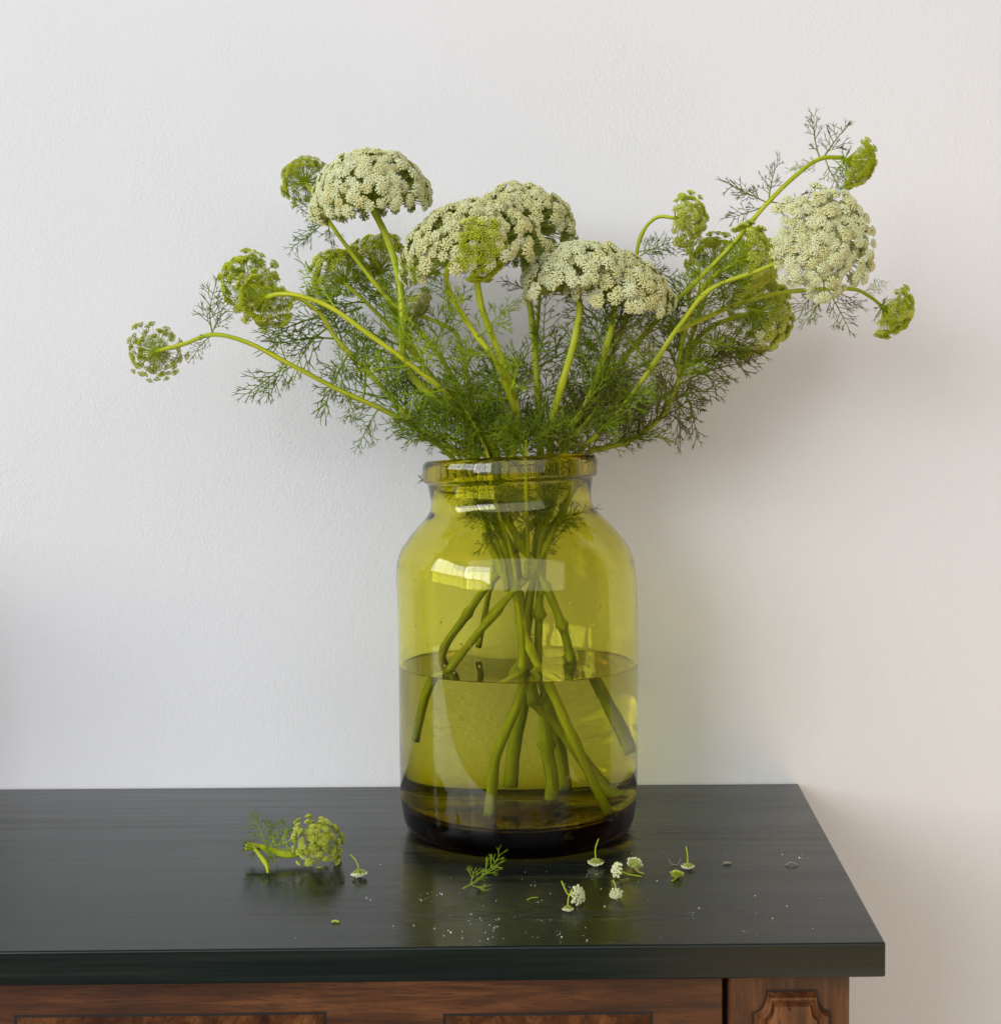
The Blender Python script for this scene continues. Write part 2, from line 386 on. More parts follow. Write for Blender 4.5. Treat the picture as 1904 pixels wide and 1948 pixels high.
def lathe(mb, prof, seg, amp, ph, post=lean, flip=False, m=0, wetf=None):
    rings = []
    for qi, (r, z) in enumerate(prof):
        wt = wetf(qi, r, z) if wetf else 0.0
        if r < 1e-5: rings.append([mb.vert(post((0, 0, z)), (0, 0), wt)]); continue
        ring = []
        for k in range(seg):
            th = 2 * math.pi * k / seg; rr = r * (1 + wobble(th, z, amp, ph) * min(1, z / 0.03))
            ring.append(mb.vert(post((rr * math.cos(th), rr * math.sin(th), z)), (0, 0), wt))
        rings.append(ring)
    for A, B in zip(rings, rings[1:]):
        for k in range(seg):
            k2 = (k + 1) % seg
            if len(A) == 1: f = (A[0], B[k2], B[k])
            elif len(B) == 1: f = (A[k], A[k2], B[0])
            else: f = (A[k], A[k2], B[k2], B[k])
            mb.face(f[::-1] if flip else f, m)
SEG = 112
ZWAT = W(985, 1263, 0.0).z
po, pi = refine(outer, 2), refine(inner, 2)
ri = next(a[0] + (b[0] - a[0]) * (a[1] - ZWAT) / (a[1] - b[1]) for a, b in zip(pi, pi[1:]) if a[1] >= ZWAT > b[1])
dry = [p for p in pi if p[1] > ZWAT + 0.004]; wetp = [p for p in pi if p[1] < ZWAT - 0.002]
prof = po + dry + [(ri, ZWAT + 0.0016), (ri, ZWAT + 0.0013)] + wetp
nd = len(po) + len(dry) + 1
gb = MB(); lathe(gb, prof, SEG, 0.0022, 0.0, wetf=lambda q, r, z: 1.0 if q >= nd else 0.0)
jar = obj('glass_jar', gb.mesh('glass_jar', [M_GLASS]))
tag(jar, 'tall olive yellow glass jar with rolled rim, half full of water', 'jar')
wp = [(max(r - 0.0003, 0), z + 0.0004) for r, z in wetp[::-1]]
nw = len(wp)
wp += [(ri - 0.0003, ZWAT + 0.0012), (ri - 0.00032, ZWAT + 0.0013), (ri - 0.0008, ZWAT + 0.0009), (ri - 0.0016, ZWAT + 0.0005), (ri - 0.003, ZWAT + 0.00015), (ri - 0.005, ZWAT), (0.07, ZWAT), (0.03, ZWAT), (0.0, ZWAT)]
wm = MB(); lathe(wm, wp, SEG, 0.0022, 0.0, wetf=lambda q, r, z: 1.0 if q <= nw else 0.0)
water = obj('water', wm.mesh('water', [M_WATER]))
tag(water, 'clear still water filling lower half of olive glass jar', 'water')
# beads of water clinging to the inside of the glass
rb = random.Random(5); bm_ = MB()
def bead(p, nrm, rad, stretch):
    a = nrm.cross(Vector((0, 0, 1))).normalized(); b = Vector((0, 0, 1)); rows = []
    for i in range(5):
        ph = math.pi * i / 4
        rows.append([bm_.vert(p + a * rad * math.sin(ph) * math.cos(t * .785) + nrm * rad * 0.5 * math.sin(ph) * math.sin(t * .785) + b * rad * stretch * math.cos(ph)) for t in range(8)] if 0 < i < 4 else [bm_.vert(p + b * rad * stretch * math.cos(ph))])
    for A, B in zip(rows, rows[1:]):
        for t in range(8):
            u = (t + 1) % 8
            if len(A) == 1: bm_.face((A[0], B[t], B[u]))
            elif len(B) == 1: bm_.face((A[t], B[0], A[u]))
            else: bm_.face((A[t], B[t], B[u], A[u]))
for i in range(90):
    th = rb.uniform(0, 2 * math.pi) if i % 3 else rb.choice((rb.gauss(3.3, .35), rb.gauss(-.1, .35), rb.gauss(-1.6, .7)))
    z = ZWAT + 0.006 + abs(rb.gauss(0, .035)); rad = rb.choice((.0005, .0007, .0009, .0013))
    rr = (ri - 0.0003 - rad * .35) * (1 + wobble(th, z, .0022)); nrm = Vector((-math.cos(th), -math.sin(th), 0))
    bead(lean((rr * math.cos(th), rr * math.sin(th), z)), nrm, rad, rb.uniform(.9, 1.9))
o = obj('water_beads', bm_.mesh('water_beads', [M_BEAD])); tag(o, 'small water drops clinging inside the jar above the waterline', 'water drops', kind='stuff')

# ------------------------------------------------------------------ plant pieces

def rvec(r): return Vector((r.gauss(0, 1), r.gauss(0, 1), r.gauss(0, 1))).normalized()
def frond_mesh(seed, mat, dense=1.0, flat=0.5):
    r = random.Random(seed); mb = MB()
    def thread(p, d, ln, rad, depth, t):
        d = d.normalized(); side = d.cross(rvec(r)).normalized()
        mid = p + d * ln * 0.5 + side * ln * r.uniform(-0.08, 0.08); end = p + d * ln + side * ln * r.uniform(-0.12, 0.12)
        last = depth == 0
        mb.tube([p, mid, end], [rad, rad * 0.95, rad * (0.35 if last else 0.85)], 3, 0, [t, t, min(1, t + (0.55 if last else 0.15))], cap=False)
        if last: return
        dd = (end - mid).normalized(); ax = dd.cross(rvec(r)).normalized()
        nk = 3 if r.random() < 0.22 else 2
        a0 = r.uniform(18, 34)
        for q in range(nk):
            an = a0 * (q - (nk - 1) / 2) * (2 if nk == 2 else 1.3) + r.uniform(-8, 8)
            nd = Quaternion(ax, R_(an)) @ dd
            thread(end, nd + Vector((0, 0, 0.10)), ln * r.uniform(0.78, 1.0), rad * 0.88, depth - 1, min(1, t + 0.2))
    n = 6; P = []; p = Vector((0, 0, 0)); d = Vector((0, 0, 1)); bend = rvec(r) * 0.10
    for i in range(n + 1):
        P.append(p.copy()); d = (d + bend + rvec(r) * 0.05).normalized(); p = p + d * (0.0086 if i else 0.012)
    mb.tube(P, [0.0012 - 0.0007 * i / n for i in range(n + 1)], 4, 0, [0.05 * i for i in range(n + 1)], cap=False)
    up = rvec(r); 
    for i in range(1, n + 1):
        t = i / n; dr = (P[i] - P[i - 1]).normalized(); base = dr.cross(up).normalized()
        prof = 0.55 + 0.45 * math.sin(math.pi * min(1, t * 0.9))
        for s in (-1, 1):
            if r.random() > dense: continue
            dirn = Quaternion(dr, r.uniform(-flat, flat)) @ (base * s)
            depth = 3 if t < 0.4 else 2
            thread(P[i], dirn * 0.9 + dr * r.uniform(0.5, 1.0), r.uniform(0.0078, 0.0112) * prof, 0.00068, depth, 0.0)
    thread(P[-1], d, 0.010, 0.0006, 2, 0.2)
    return mb.mesh('leaf', [mat])
FRONDS = {'g': [frond_mesh(100 + i, M_LEAF, 0.92, 0.9) for i in range(12)], 'p': [frond_mesh(200 + i, M_LEAFP, 0.85, 0.9) for i in range(9)],
          'b': [frond_mesh(300 + i, M_LEAFB, 0.95, 1.0) for i in range(7)]}

def star(mb, p, d, rad, r, m, mc):
    a = d.cross(rvec(r)).normalized(); b = d.cross(a)
    c = mb.vert(p + d * rad * r.uniform(0.55, 0.8)); mid = []; low = []
    for k in range(6):
        an = k * math.pi / 3; q = rad * r.uniform(0.85, 1.15); e = a * math.cos(an) + b * math.sin(an)
        mid.append(mb.vert(p + e * q + d * rad * 0.2)); low.append(mb.vert(p + e * q * 0.45 - d * rad * 0.55))
    for k in range(6):
        k2 = (k + 1) % 6
        mb.face((c, mid[k], mid[k2]), m); mb.face((mid[k], low[k], low[k2], mid[k2]), mc)
def octa(mb, p, d, rad, m):
    a = d.cross(Vector((0.3, 0.9, 0.2))).normalized(); b = d.cross(a)
    v = [mb.vert(p + x * rad) for x in (a, b, -a, -b)]; t = mb.vert(p + d * rad * 1.1); u = mb.vert(p - d * rad * 1.3)
    for k in range(4): mb.face((v[k], v[(k + 1) % 4], t), m); mb.face((v[(k + 1) % 4], v[k], u), m)
def umbellet_mesh(seed, kind):
    """hub of the small cluster sits at the origin, flowers face +Z; unit size: radius about 6 mm"""
    r = random.Random(seed); mb = MB(); Z = Vector((0, 0, 1))
    n = {'w': 50, 't': 50, 'b': 22, 'y': 30, 'o': 18}[kind]; flo = kind in 'wt'
    mats = {'w': [M_PETAL, M_RAYW], 't': [M_PETALT, M_RAYW], 'b': [M_BUD, M_RAY], 'y': [M_BUDY, M_RAY], 'o': [M_BUDT, M_RAY]}[kind]
    for i in range(n):
        q = math.sqrt((i + 0.5) / n); an = i * 2.39996 + r.uniform(-.2, .2); rad = 0.0060 * q
        h = 0.0055 - 0.0022 * q * q + r.uniform(-0.0004, 0.0004)
        p = Vector((rad * math.cos(an), rad * math.sin(an), h)); d = (p - Vector((0, 0, -0.004))).normalized()
        mb.tube([Vector((0, 0, 0)), p * 0.55 + Z * h * 0.1, p], [0.00018] * 3, 3, 1, cap=False)
        if flo: star(mb, p, d, r.uniform(0.00078, 0.00115), r, 0, 0)
        else: octa(mb, p, d, r.uniform(0.00085, 0.00118), 0)
        if kind == 'y': octa(mb, p + rvec(r) * 0.0009, d, 0.00055, 0)
    for i in range(6):                       # bractlets under the cluster
        an = i * 1.047 + r.uniform(-.3, .3); e = Vector((math.cos(an), math.sin(an), 0.35))
        mb.tube([Vector((0, 0, 0)), e * 0.0035, e * 0.0065 + Z * r.uniform(-.001, .002)], [0.0003, 0.00028, 0.0001], 3, 1, cap=False)
    return mb.mesh('umbellet', mats)
UMB = {kd: [umbellet_mesh(500 + 37 * j + i, kd) for i in range(4)] for j, kd in enumerate('wtbyo')}

NMUL = {'w': 2.25, 't': 2.25, 'b': 1.5, 'y': 1.5, 'o': 1.4}; UMUL = {'w': 0.92, 't': 0.92, 'b': 1.17, 'y': 1.17, 'o': 1.15}
def flower_head(parent, base, hub, axis, R, n, capdeg, kinds, usize=1.0, jit=0.08, squash=1.0, bracts=9, seed=0, gap=None, label=None, ylim=None, face=0.0):
    """umbel: rays fan from the hub over a cap round the axis; each ray ends in its own umbellet"""
    r = random.Random(seed * 7 + 3); hub = Vector(hub); axis = Vector(axis).normalized()
    q = Vector((0, 0, 1)).rotation_difference(axis); mb = MB(); spots = []
    cmax = math.cos(R_(capdeg))
    n = int(n * NMUL[kinds[0]]); usize *= UMUL[kinds[0]]; thin = 1.0 if kinds[0] in 'wt' else 0.6; jit *= 1.0 if kinds[0] in 'wt' else 1.5
    for i in range(n):
        cz_ = 1 - (1 - cmax) * (i + 0.5) / n; th = math.acos(max(-1, min(1, cz_))) if kinds[0] in 'wt' else R_(capdeg) * ((i + .5) / n) ** .66
        th += r.uniform(-.05, .05); an = i * 2.39996 + r.uniform(-.12, .12)
        if gap and (((an - gap[0]) + math.pi) % (2 * math.pi) - math.pi) ** 2 + ((th - gap[1]) * 1.4) ** 2 < gap[2] ** 2: continue
        ln = R * (1.0 if kinds[0] in 'wt' else 0.95) * (1 + r.uniform(-jit, jit * 0.6)) * (1 - (1 - squash) * abs(math.cos(th)))
        d = Vector((math.sin(th) * math.cos(an), math.sin(th) * math.sin(an), math.cos(th)))
        e = q @ (d * ln)
        if ylim is not None and (hub + e).y > ylim: e.y = ylim - hub.y
        inn_ = q @ Vector((d.x * 0.7, d.y * 0.7, max(d.z, 0.12) + 0.15)) * (ln * 0.45)
        pts = [Vector((0, 0, 0)), inn_ * 0.5, inn_ * 0.55 + e * 0.42, e]
        pts = [pts[0], inn_ * 0.45 + e * 0.02, (inn_ * 0.5 + e * 0.5), e]
        mb.tube(pts, [0.0007 * thin, 0.0005 * thin, 0.00042 * thin, 0.00036 * thin], 4, 0, cap=False)
        ud = (e - (inn_ * 0.5 + e * 0.5)).normalized() * 0.5 + (q @ d) * 0.5
        ud = ud * (1 - face) + axis * face
        spots.append((e, ud.normalized()))
    octa(mb, Vector((0, 0, 0)), axis, 0.0028, 0)
    for i in range(bracts):                  # pinnate bracts below the hub
        an = 6.283 * i / bracts + r.uniform(-.2, .2); d = q @ Vector((math.cos(an), math.sin(an), r.uniform(-0.35, 0.25)))
        ln = R * r.uniform(0.35, 0.6); e = d * ln; p1 = e * 0.5 - axis * ln * 0.05
        mb.tube([Vector((0, 0, 0)), p1, e], [0.0006, 0.0005, 0.0002], 3, 1, [0, .3, .8], cap=False)
        for s in range(4):
            t = r.uniform(0.35, 0.9); st = p1 * (2 * t) if t < .5 else p1.lerp(e, (t - .5) * 2)
            mb.tube([st, st + (d + rvec(r) * 0.8).normalized() * ln * r.uniform(.25, .4)], [0.0004, 0.00018], 3, 1, [.4, .9], cap=False)
    h = obj('flower_head', mb.mesh('flower_head', [M_RAYW if kinds[0] in 'wt' else M_RAY, M_LEAFB]), parent, hub - base)
    if label: h['label'] = label
    Zv = Vector((0, 0, 1))
    for i, (e, ud) in enumerate(spots):
        kd = kinds[0] if len(kinds) == 1 or r.random() < 0.78 else kinds[1]
        qq = Zv.rotation_difference((ud + rvec(r) * 0.14).normalized()) @ Quaternion(Zv, r.uniform(0, 6.28))
        obj('umbellet', r.choice(UMB[kd]), h, e, qq, usize * r.uniform(0.82, 1.16))
    return h

SHEATH = (0.47, 0.60, 0.71, 0.83)
def stalk_tube(mb, P, r0, r1, joints=(), dark0=0.0):
    C = catmull(P, 7); n = len(C); L = [0]
    for a, b in zip(C, C[1:]): L.append(L[-1] + (b - a).length)
    rad = []; tips = []
    for s in L:
        t = s / L[-1]; q = (r1 + (r0 - r1) * (1 - t) ** 1.9) * 1.16
        q *= 1 + 0.03 * math.sin(s * 190 + r0 * 9000)
        for j in joints: q *= 1 + 0.62 * math.exp(-((s - j * L[-1]) / 0.0036) ** 2)
        for j in SHEATH: q *= 1 + 0.26 * math.exp(-((s - j * L[-1]) / 0.006) ** 2)
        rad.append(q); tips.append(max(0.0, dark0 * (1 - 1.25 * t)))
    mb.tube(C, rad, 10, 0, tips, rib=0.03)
    return C, L

YLIM = YW - 0.012
def put_leaf(parent, base, p, d, ln, kind, r):
    """ln: leaf length in metres; the meshes are about 70 mm long"""
    p = Vector(p); d = Vector(d).normalized()
    if p.y + d.y * ln > YLIM: d.y = min(d.y, (YLIM - p.y) / ln * 0.8); d.normalize()
    q = Vector((0, 0, 1)).rotation_difference(d) @ Quaternion((0, 0, 1), r.uniform(0, 6.28))
    return obj('leaf', r.choice(FRONDS[kind]), parent, p - base, q, ln / 0.070)

VX = AX
def I(x, y, z): return Vector((VX + x, y, z))     # a point inside the jar, from the jar's axis

def build(label, inside, paths, heads, auto, manual, r0=0.0042, joints=(), seed=0, group='flowering stems in the glass jar'):
    """inside: cut end up to the neck; paths: lists of (u, v, Y) that go on from the neck; the first is the main stem"""
    r = random.Random(seed); base = Vector(inside[0]); root = empty('flower_stem', base)
    tag(root, label, 'flower stem', group)
    mb = MB(); curves = []
    for i, P in enumerate(paths):
        pts = [W(*p[:3]) for p in P['p']]
        if i == 0: pts = list(inside) + pts
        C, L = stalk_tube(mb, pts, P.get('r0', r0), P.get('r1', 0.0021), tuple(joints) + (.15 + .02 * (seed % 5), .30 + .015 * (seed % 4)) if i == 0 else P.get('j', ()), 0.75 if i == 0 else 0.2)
        curves.append((C, L))
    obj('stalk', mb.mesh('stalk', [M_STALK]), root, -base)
    for h in heads:
        hub = W(*h['hub']) if len(h['hub']) == 3 else h['hub']
        flower_head(root, base, hub, h['ax'], h['R'], h['n'], h.get('cap', 95), h['k'], h.get('us', 1.0), h.get('jit', 0.08), h.get('sq', 1.0), h.get('br', 9), h.get('seed', seed), h.get('gap'), h.get('label'), YLIM, h.get('face', 0.0))
    for a in auto:                           # (curve, from, to, count, length range, kind, outward bias)
        C, L = curves[a[0]]
        cnt = max(3, int(a[3] * 0.62))
        for i in range(cnt):
            t = a[1] + (a[2] - a[1]) * (i + r.random()) / cnt; s = t * L[-1]
            j = next((q for q in range(len(L)) if L[q] >= s), len(L) - 1); j = max(1, j)
            p = C[j]; tg = (C[j] - C[j - 1]).normalized(); o = rvec(r); o = (o - tg * o.dot(tg)).normalized()
            bias = Vector(a[6]) if len(a) > 6 else Vector((0, 0, 0))
            d = tg * r.uniform(0.2, 0.9) + o * 0.9 + bias + Vector((0, 0, 0.15))
            if p.z < ZRIM + .05: d.z = max(d.z, .45)
            kd = r.choice(a[5])
            put_leaf(root, base, p, d, r.uniform(*a[4]), kd, r)
    for (u, v, y, du, dv, dy, ln, kd) in manual:
        put_leaf(root, base, W(u, v, y), Vector((du, dy, dv)), ln * 1.2, kd, r)
    return root

# ------------------------------------------------------------------ the bouquet
# 1 far left small green ball
build('long low stem reaching far left, ending in small round green umbel with spaced buds',
      [I(.0645, .052, .024), I(.057, .05, .032), I(.032, .045, .088), I(.010, .03, .132), I(.006, .015, .19), I(.000, .005, .24), I(-.010, 0, .285), I(-.040, -.005, .325)],
      [dict(p=[(857, 868, -.01), (760, 797, -.03), (650, 745, -.045), (545, 690, -.055), (470, 652, -.06), (405, 637, -.06), (350, 655, -.052), (301, 668, -.045)], r1=.0017)],
      [dict(hub=(300, 668, -.045), ax=(-.45, .85, -.08), R=.0245, n=64, cap=90, k='ob', us=.56, jit=.22, br=8, seed=1)],
      [(0, .50, .72, 9, (.045, .07), 'gg', (-.2, -.1, .1))],
      [(405, 637, -.06, -.25, .9, .0, .042, 'g'), (400, 638, -.06, .5, .7, -.2, .036, 'g'), (405, 637, -.06, -.5, -.35, -.1, .026, 'g'),
       (545, 690, -.055, -.35, .75, 0, .036, 'g'), (550, 692, -.055, -.7, -.55, -.2, .046, 'g'), (548, 690, -.055, -.25, -.8, 0, .036, 'g'),
       (660, 748, -.045, .3, -.7, -.3, .035, 'g'), (720, 778, -.04, -.4, -.6, 0, .036, 'g'), (690, 762, -.04, .2, .9, 0, .06, 'g')],
      joints=(.28,), seed=1)
# 2 left green umbels
build('left stem with two overlapping yellow green umbels above the far left ball',
      [I(.030, .070, .030), I(.026, .065, .08), I(.018, .05, .14), I(.006, .03, .21), I(-.010, .01, .270), I(-.030, -.012, .320)],
      [dict(p=[(893, 866, -.03), (890, 805, -.035), (853, 752, -.05), (770, 686, -.06), (696, 632, -.062), (630, 586, -.06), (570, 563, -.06), (532, 560, -.055), (508, 566, -.05)], r1=.0019),
       dict(p=[(893, 866, -.03), (845, 852, -.01), (800, 822, .0), (760, 775, .0), (713, 722, .0), (643, 649, .0), (610, 599, -.0), (560, 562, -.0), (500, 546, 0.0), (478, 544, 0)], r0=.0028, r1=.0017)],
      [dict(hub=(507, 566, -.05), ax=(-.45, .75, -.35), R=.0255, n=64, cap=95, k='by', us=.62, jit=.20, br=10, seed=21),
       dict(hub=(478, 543, .0), ax=(-.5, .55, .55), R=.0285, n=52, cap=92, k='by', us=.66, jit=.16, br=8, seed=22)],
      [(0, .52, .80, 20, (.045, .07), 'ggb', (-.1, 0, .1)), (1, .12, .75, 16, (.045, .07), 'gg', (-.3, 0, .0))],
      [(640, 590, -.06, -.4, .7, 0, .045, 'b'), (610, 600, 0, -.8, -.3, 0, .05, 'g'), (625, 622, 0, -.7, -.5, -.1, .055, 'g'), (640, 645, 0, -.9, .1, 0, .06, 'g'), (665, 670, 0, -.5, -.8, 0, .06, 'g')],
      joints=(.2,), seed=2)
# 3 upper left small green + side bud
build('upright left stem with small dark green umbel peeking behind the large white dome',
      [I(-.024, -.030, .022), I(-.0215, -.032, .05), I(-.0178, -.033, .085), I(.000, -.025, .135), I(.004, -.018, .165), I(.0, -.008, .22), I(-.010, 0, .268), I(-.022, .015, .320)],
      [dict(p=[(930, 866, .02), (905, 800, .028), (850, 700, .03), (790, 620, .03), (735, 565, .03), (690, 510, .027), (660, 470, .025), (625, 420, .022), (605, 380, .02), (583, 350, .018)], r1=.0018),
       dict(p=[(905, 800, .03), (890, 720, .045), (870, 640, .05), (835, 615, .05), (802, 600, .05), (776, 567, .05)], r0=.0022, r1=.0016)],
      [dict(hub=(583, 348, .018), ax=(-.5, .45, .55), R=.0225, n=58, cap=92, k='bo', us=.55, jit=.10, br=7, seed=31),
       dict(hub=(778, 566, .05), ax=(.75, -.1, -.5), R=.020, n=26, cap=62, k='ty', us=.5, jit=.12, br=7, seed=32)],
      [(0, .46, .74, 14, (.045, .07), 'ggb', (0, 0, .1))],
      [(622, 416, .022, -.75, .5, 0, .036, 'g'), (624, 418, .022, -.6, -.55, -.1, .040, 'g'), (626, 420, .022, -.1, -.9, 0, .030, 'g'), (620, 414, .022, .5, .4, .1, .022, 'g')],
      joints=(.27,), seed=3)
# 4 big white dome upper left
build('thick curved stem carrying the highest large white domed umbel at upper left',
      [I(.0787, .026, .070), I(.070, .026, .10), I(.0606, .022, .130), I(.054, .012, .155), I(.048, .005, .185), I(.0385, -.002, .2136), I(.018, -.008, .259), I(.000, -.01, .285), I(-.018, -.012, .325)],
      [dict(p=[(945, 868, -.02), (915, 822, -.03), (850, 775, -.035), (790, 722, -.035), (766, 670, -.035), (766, 590, -.035), (757, 520, -.035), (735, 450, -.035), (706, 392, -.035)], r1=.0028)],
      [dict(hub=(706, 388, -.035), ax=(-.16, -.16, .97), R=.0530, n=125, cap=98, k='wt', us=1.0, jit=.08, sq=.84, br=12, seed=4, gap=(-0.7, 1.2, .17), label='large white domed umbel')],
      [(0, .50, .66, 12, (.045, .07), 'gg', (-.2, 0, .1))],
      [(766, 660, -.035, -.5, .2, -.2, .05, 'g')], r0=.0042, joints=(.17, .38), seed=4)
# 4b green umbels seen from below, behind
build('short stem with two bright green unopened umbels behind the left stems',
      [I(-.04, .06, .170), I(-.03, .05, .22), I(-.02, .04, .285), I(-.030, .03, .325)],
      [dict(p=[(905, 866, .04), (870, 780, .05), (800, 690, .06), (740, 620, .06), (690, 570, .06), (657, 540, .055)], r1=.0018),
       dict(p=[(800, 690, .06), (765, 620, .07), (735, 560, .075), (722, 522, .075)], r0=.0022, r1=.0018)],
      [dict(hub=(656, 538, .055), ax=(-.35, .35, .75), R=.033, n=60, cap=88, k='by', us=.7, jit=.16, br=12, seed=41),
       dict(hub=(722, 520, .075), ax=(.05, .3, .9), R=.036, n=60, cap=85, k='bt', us=.75, jit=.12, br=12, seed=42)],
      [(0, .45, .98, 26, (.045, .07), 'bbg', (-.15, -.1, .1)), (1, .2, .95, 9, (.04, .06), 'bg')],
      [(660, 560, .05, -.9, .1, -.1, .05, 'b'), (690, 585, .05, -.8, -.3, -.1, .055, 'g')], r0=.0028, seed=41)
# 5 centre-left big cream + small green in front
build('central stem with the broad cream umbel and a small green umbel nodding before it',
      [I(.076, -.046, .026), I(.072, -.05, .036), I(.045, -.055, .100), I(.030, -.04, .135), I(.019, -.02, .162), I(.0056, -.01, .1946), I(-.0012, -.005, .2275), I(-.0149, -.005, .2575), I(-.030, -.01, .292), I(-.022, -.02, .325)],
      [dict(p=[(975, 868, -.03), (982, 780, -.03), (960, 700, -.038), (938, 645, -.042), (915, 580, -.045), (904, 512, -.045)], r1=.0027),
       dict(p=[(982, 790, -.03), (945, 692, -.062), (900, 630, -.068), (862, 570, -.073), (849, 525, -.078), (866, 492, -.085), (898, 476, -.09)], r0=.0026, r1=.0018)],
      [dict(hub=(903, 496, -.045), ax=(-.14, -.12, .95), R=.0670, n=130, cap=97, k='tw', us=1.02, jit=.09, br=12, seed=51, sq=.74, label='broad cream domed umbel'),
       dict(hub=(902, 475, -.092), ax=(.82, -.5, -.12), R=.0275, n=64, cap=88, k='by', us=.68, jit=.08, br=9, seed=52, label='small green umbel')],
      [(0, .56, .82, 14, (.04, .065), 'gg', (0, .1, .1)), (1, .02, .55, 14, (.04, .06), 'gbb')],
      [(852, 522, -.078, -.7, -.1, -.2, .04, 'b'), (852, 520, -.078, -.3, .6, -.3, .035, 'b'), (850, 530, -.078, -.1, -.9, -.2, .035, 'g'), (860, 560, -.073, -.5, .3, 0, .03, 'g')],
      joints=(.12, .36), seed=5)
# 6 behind centre
build('straight upright stem with cream umbel showing its green underside at centre back',
      [I(.0217, .050, .024), I(.0226, .047, .045), I(.0187, .042, .088), I(.0195, .035, .134), I(.0206, .025, .170), I(.022, .02, .215), I(.0247, .015, .255), I(.028, .01, .295), I(.024, .008, .325)],
      [dict(p=[(1028, 868, .01), (1024, 770, .02), (1015, 640, .03), (1005, 560, .032), (992, 478, .025), (990, 448, .008)], r1=.0027),
       dict(p=[(1024, 760, .02), (1020, 660, .04), (1026, 570, .045), (1031, 500, .045)], r0=.0018, r1=.0013)],
      [dict(hub=(990, 442, .005), ax=(.14, .22, .93), R=.0515, n=100, cap=95, k='tw', us=.95, jit=.09, br=12, seed=61, sq=.78, label='cream umbel seen from below'),
       dict(hub=(1031, 498, .045), ax=(0, -.3, .9), R=.014, n=18, cap=80, k='b', us=.5, br=7, seed=62)],
      [(0, .58, .76, 10, (.04, .065), 'ggp'), (1, .05, .4, 4, (.035, .05), 'gp')],
      [(1024, 572, .045, -.5, .6, 0, .035, 'p'), (1024, 575, .045, .5, .5, 0, .035, 'p'), (1022, 700, .03, .7, .5, -.1, .06, 'p'), (1022, 690, .03, .3, .8, -.2, .05, 'g')],
      joints=(.1, .33), seed=6)
# 7 right-centre white pair
build('forked stem with the pair of white umbels right of centre',
      [I(-.005, .065, .035), I(-.002, .06, .08), I(.006, .05, .14), I(.012, .03, .21), I(.020, .01, .275), I(.030, -.01, .325)],
      [dict(p=[(1046, 866, -.02), (1050, 800, -.03), (1072, 720, -.042), (1092, 650, -.045), (1102, 592, -.045), (1098, 560, -.045)], r1=.0028),
       dict(p=[(1050, 815, -.025), (1095, 800, -.02), (1128, 740, -.02), (1158, 645, -.03), (1170, 582, -.035)], r0=.0028, r1=.0024)],
      [dict(hub=(1100, 552, -.045), ax=(-.26, -.12, .92), R=.0530, n=66, cap=84, k='wt', us=1.12, jit=.10, br=12, seed=71, sq=.74, label='left white umbel of the pair'),
       dict(hub=(1168, 576, -.035), ax=(.16, -.24, .90), R=.0530, n=66, cap=88, k='tw', us=1.12, jit=.10, br=12, seed=72, sq=.78, label='right cream umbel of the pair')],
      [(0, .46, .72, 10, (.04, .06), 'gp'), (1, .1, .85, 26, (.04, .065), 'ggp', (0, 0, .1))],
      [(1150, 660, -.025, -.4, .7, -.1, .05, 'g'), (1150, 665, -.025, .6, .5, -.1, .05, 'p'), (1110, 780, -.02, .5, .5, -.2, .06, 'p')],
      seed=7)
# 8 right: nodding yellow green + top right
build('slender right stem with a nodding yellow green umbel and the topmost right green umbel',
      [I(-.078, .050, .150), I(-.0745, .05, .172), I(-.050, .035, .208), I(-.020, .015, .252), I(.005, 0, .285), I(.035, .01, .325)],
      [dict(p=[(1068, 866, .02), (1098, 800, .02), (1130, 755, .01), (1180, 690, .0), (1250, 610, .0), (1330, 530, -.01), (1388, 472, -.02), (1424, 428, -.03), (1460, 386, -.032), (1510, 337, -.032), (1558, 303, -.03), (1602, 300, -.025)], r1=.0018),
       dict(p=[(1098, 800, .02), (1150, 700, .045), (1190, 610, .05), (1208, 520, .045), (1213, 470, .04), (1227, 434, .035), (1252, 413, .03), (1284, 415, .022)], r0=.0022, r1=.0015)],
      [dict(hub=(1606, 303, -.025), ax=(.86, -.25, -.42), R=.0265, n=56, cap=66, k='bo', us=.55, jit=.08, br=8, seed=81, label='small green umbel at top right'),
       dict(hub=(1287, 417, .022), ax=(.86, -.3, -.1), R=.0265, n=54, cap=86, k='yb', us=.56, jit=.16, br=9, seed=82, label='nodding yellow green umbel')],
      [(0, .38, .60, 12, (.04, .06), 'ggp', (.1, 0, .1)), (1, .05, .6, 14, (.04, .06), 'gpp', (.1, 0, .1))],
      [(1560, 303, -.03, -.3, .75, 0, .036, 'p'), (1565, 302, -.03, .5, .8, 0, .040, 'p'), (1570, 303, -.03, .2, -.8, -.1, .034, 'g'), (1562, 303, -.03, -.5, -.3, 0, .026, 'b'), (1580, 300, -.03, .6, -.4, 0, .03, 'b'),
       (1460, 386, -.032, -.75, .35, 0, .040, 'p'), (1462, 384, -.032, .05, .9, 0, .034, 'p'), (1464, 384, -.032, .8, -.15, 0, .046, 'p'), (1455, 392, -.032, -.7, -.3, 0, .034, 'p'),
       (1214, 480, .04, .7, .2, 0, .032, 'g'), (1212, 500, .04, .6, -.3, 0, .04, 'p'), (1214, 490, .04, .75, .55, 0, .034, 'g')],
      r0=.0039, joints=(.10, .2), seed=8)
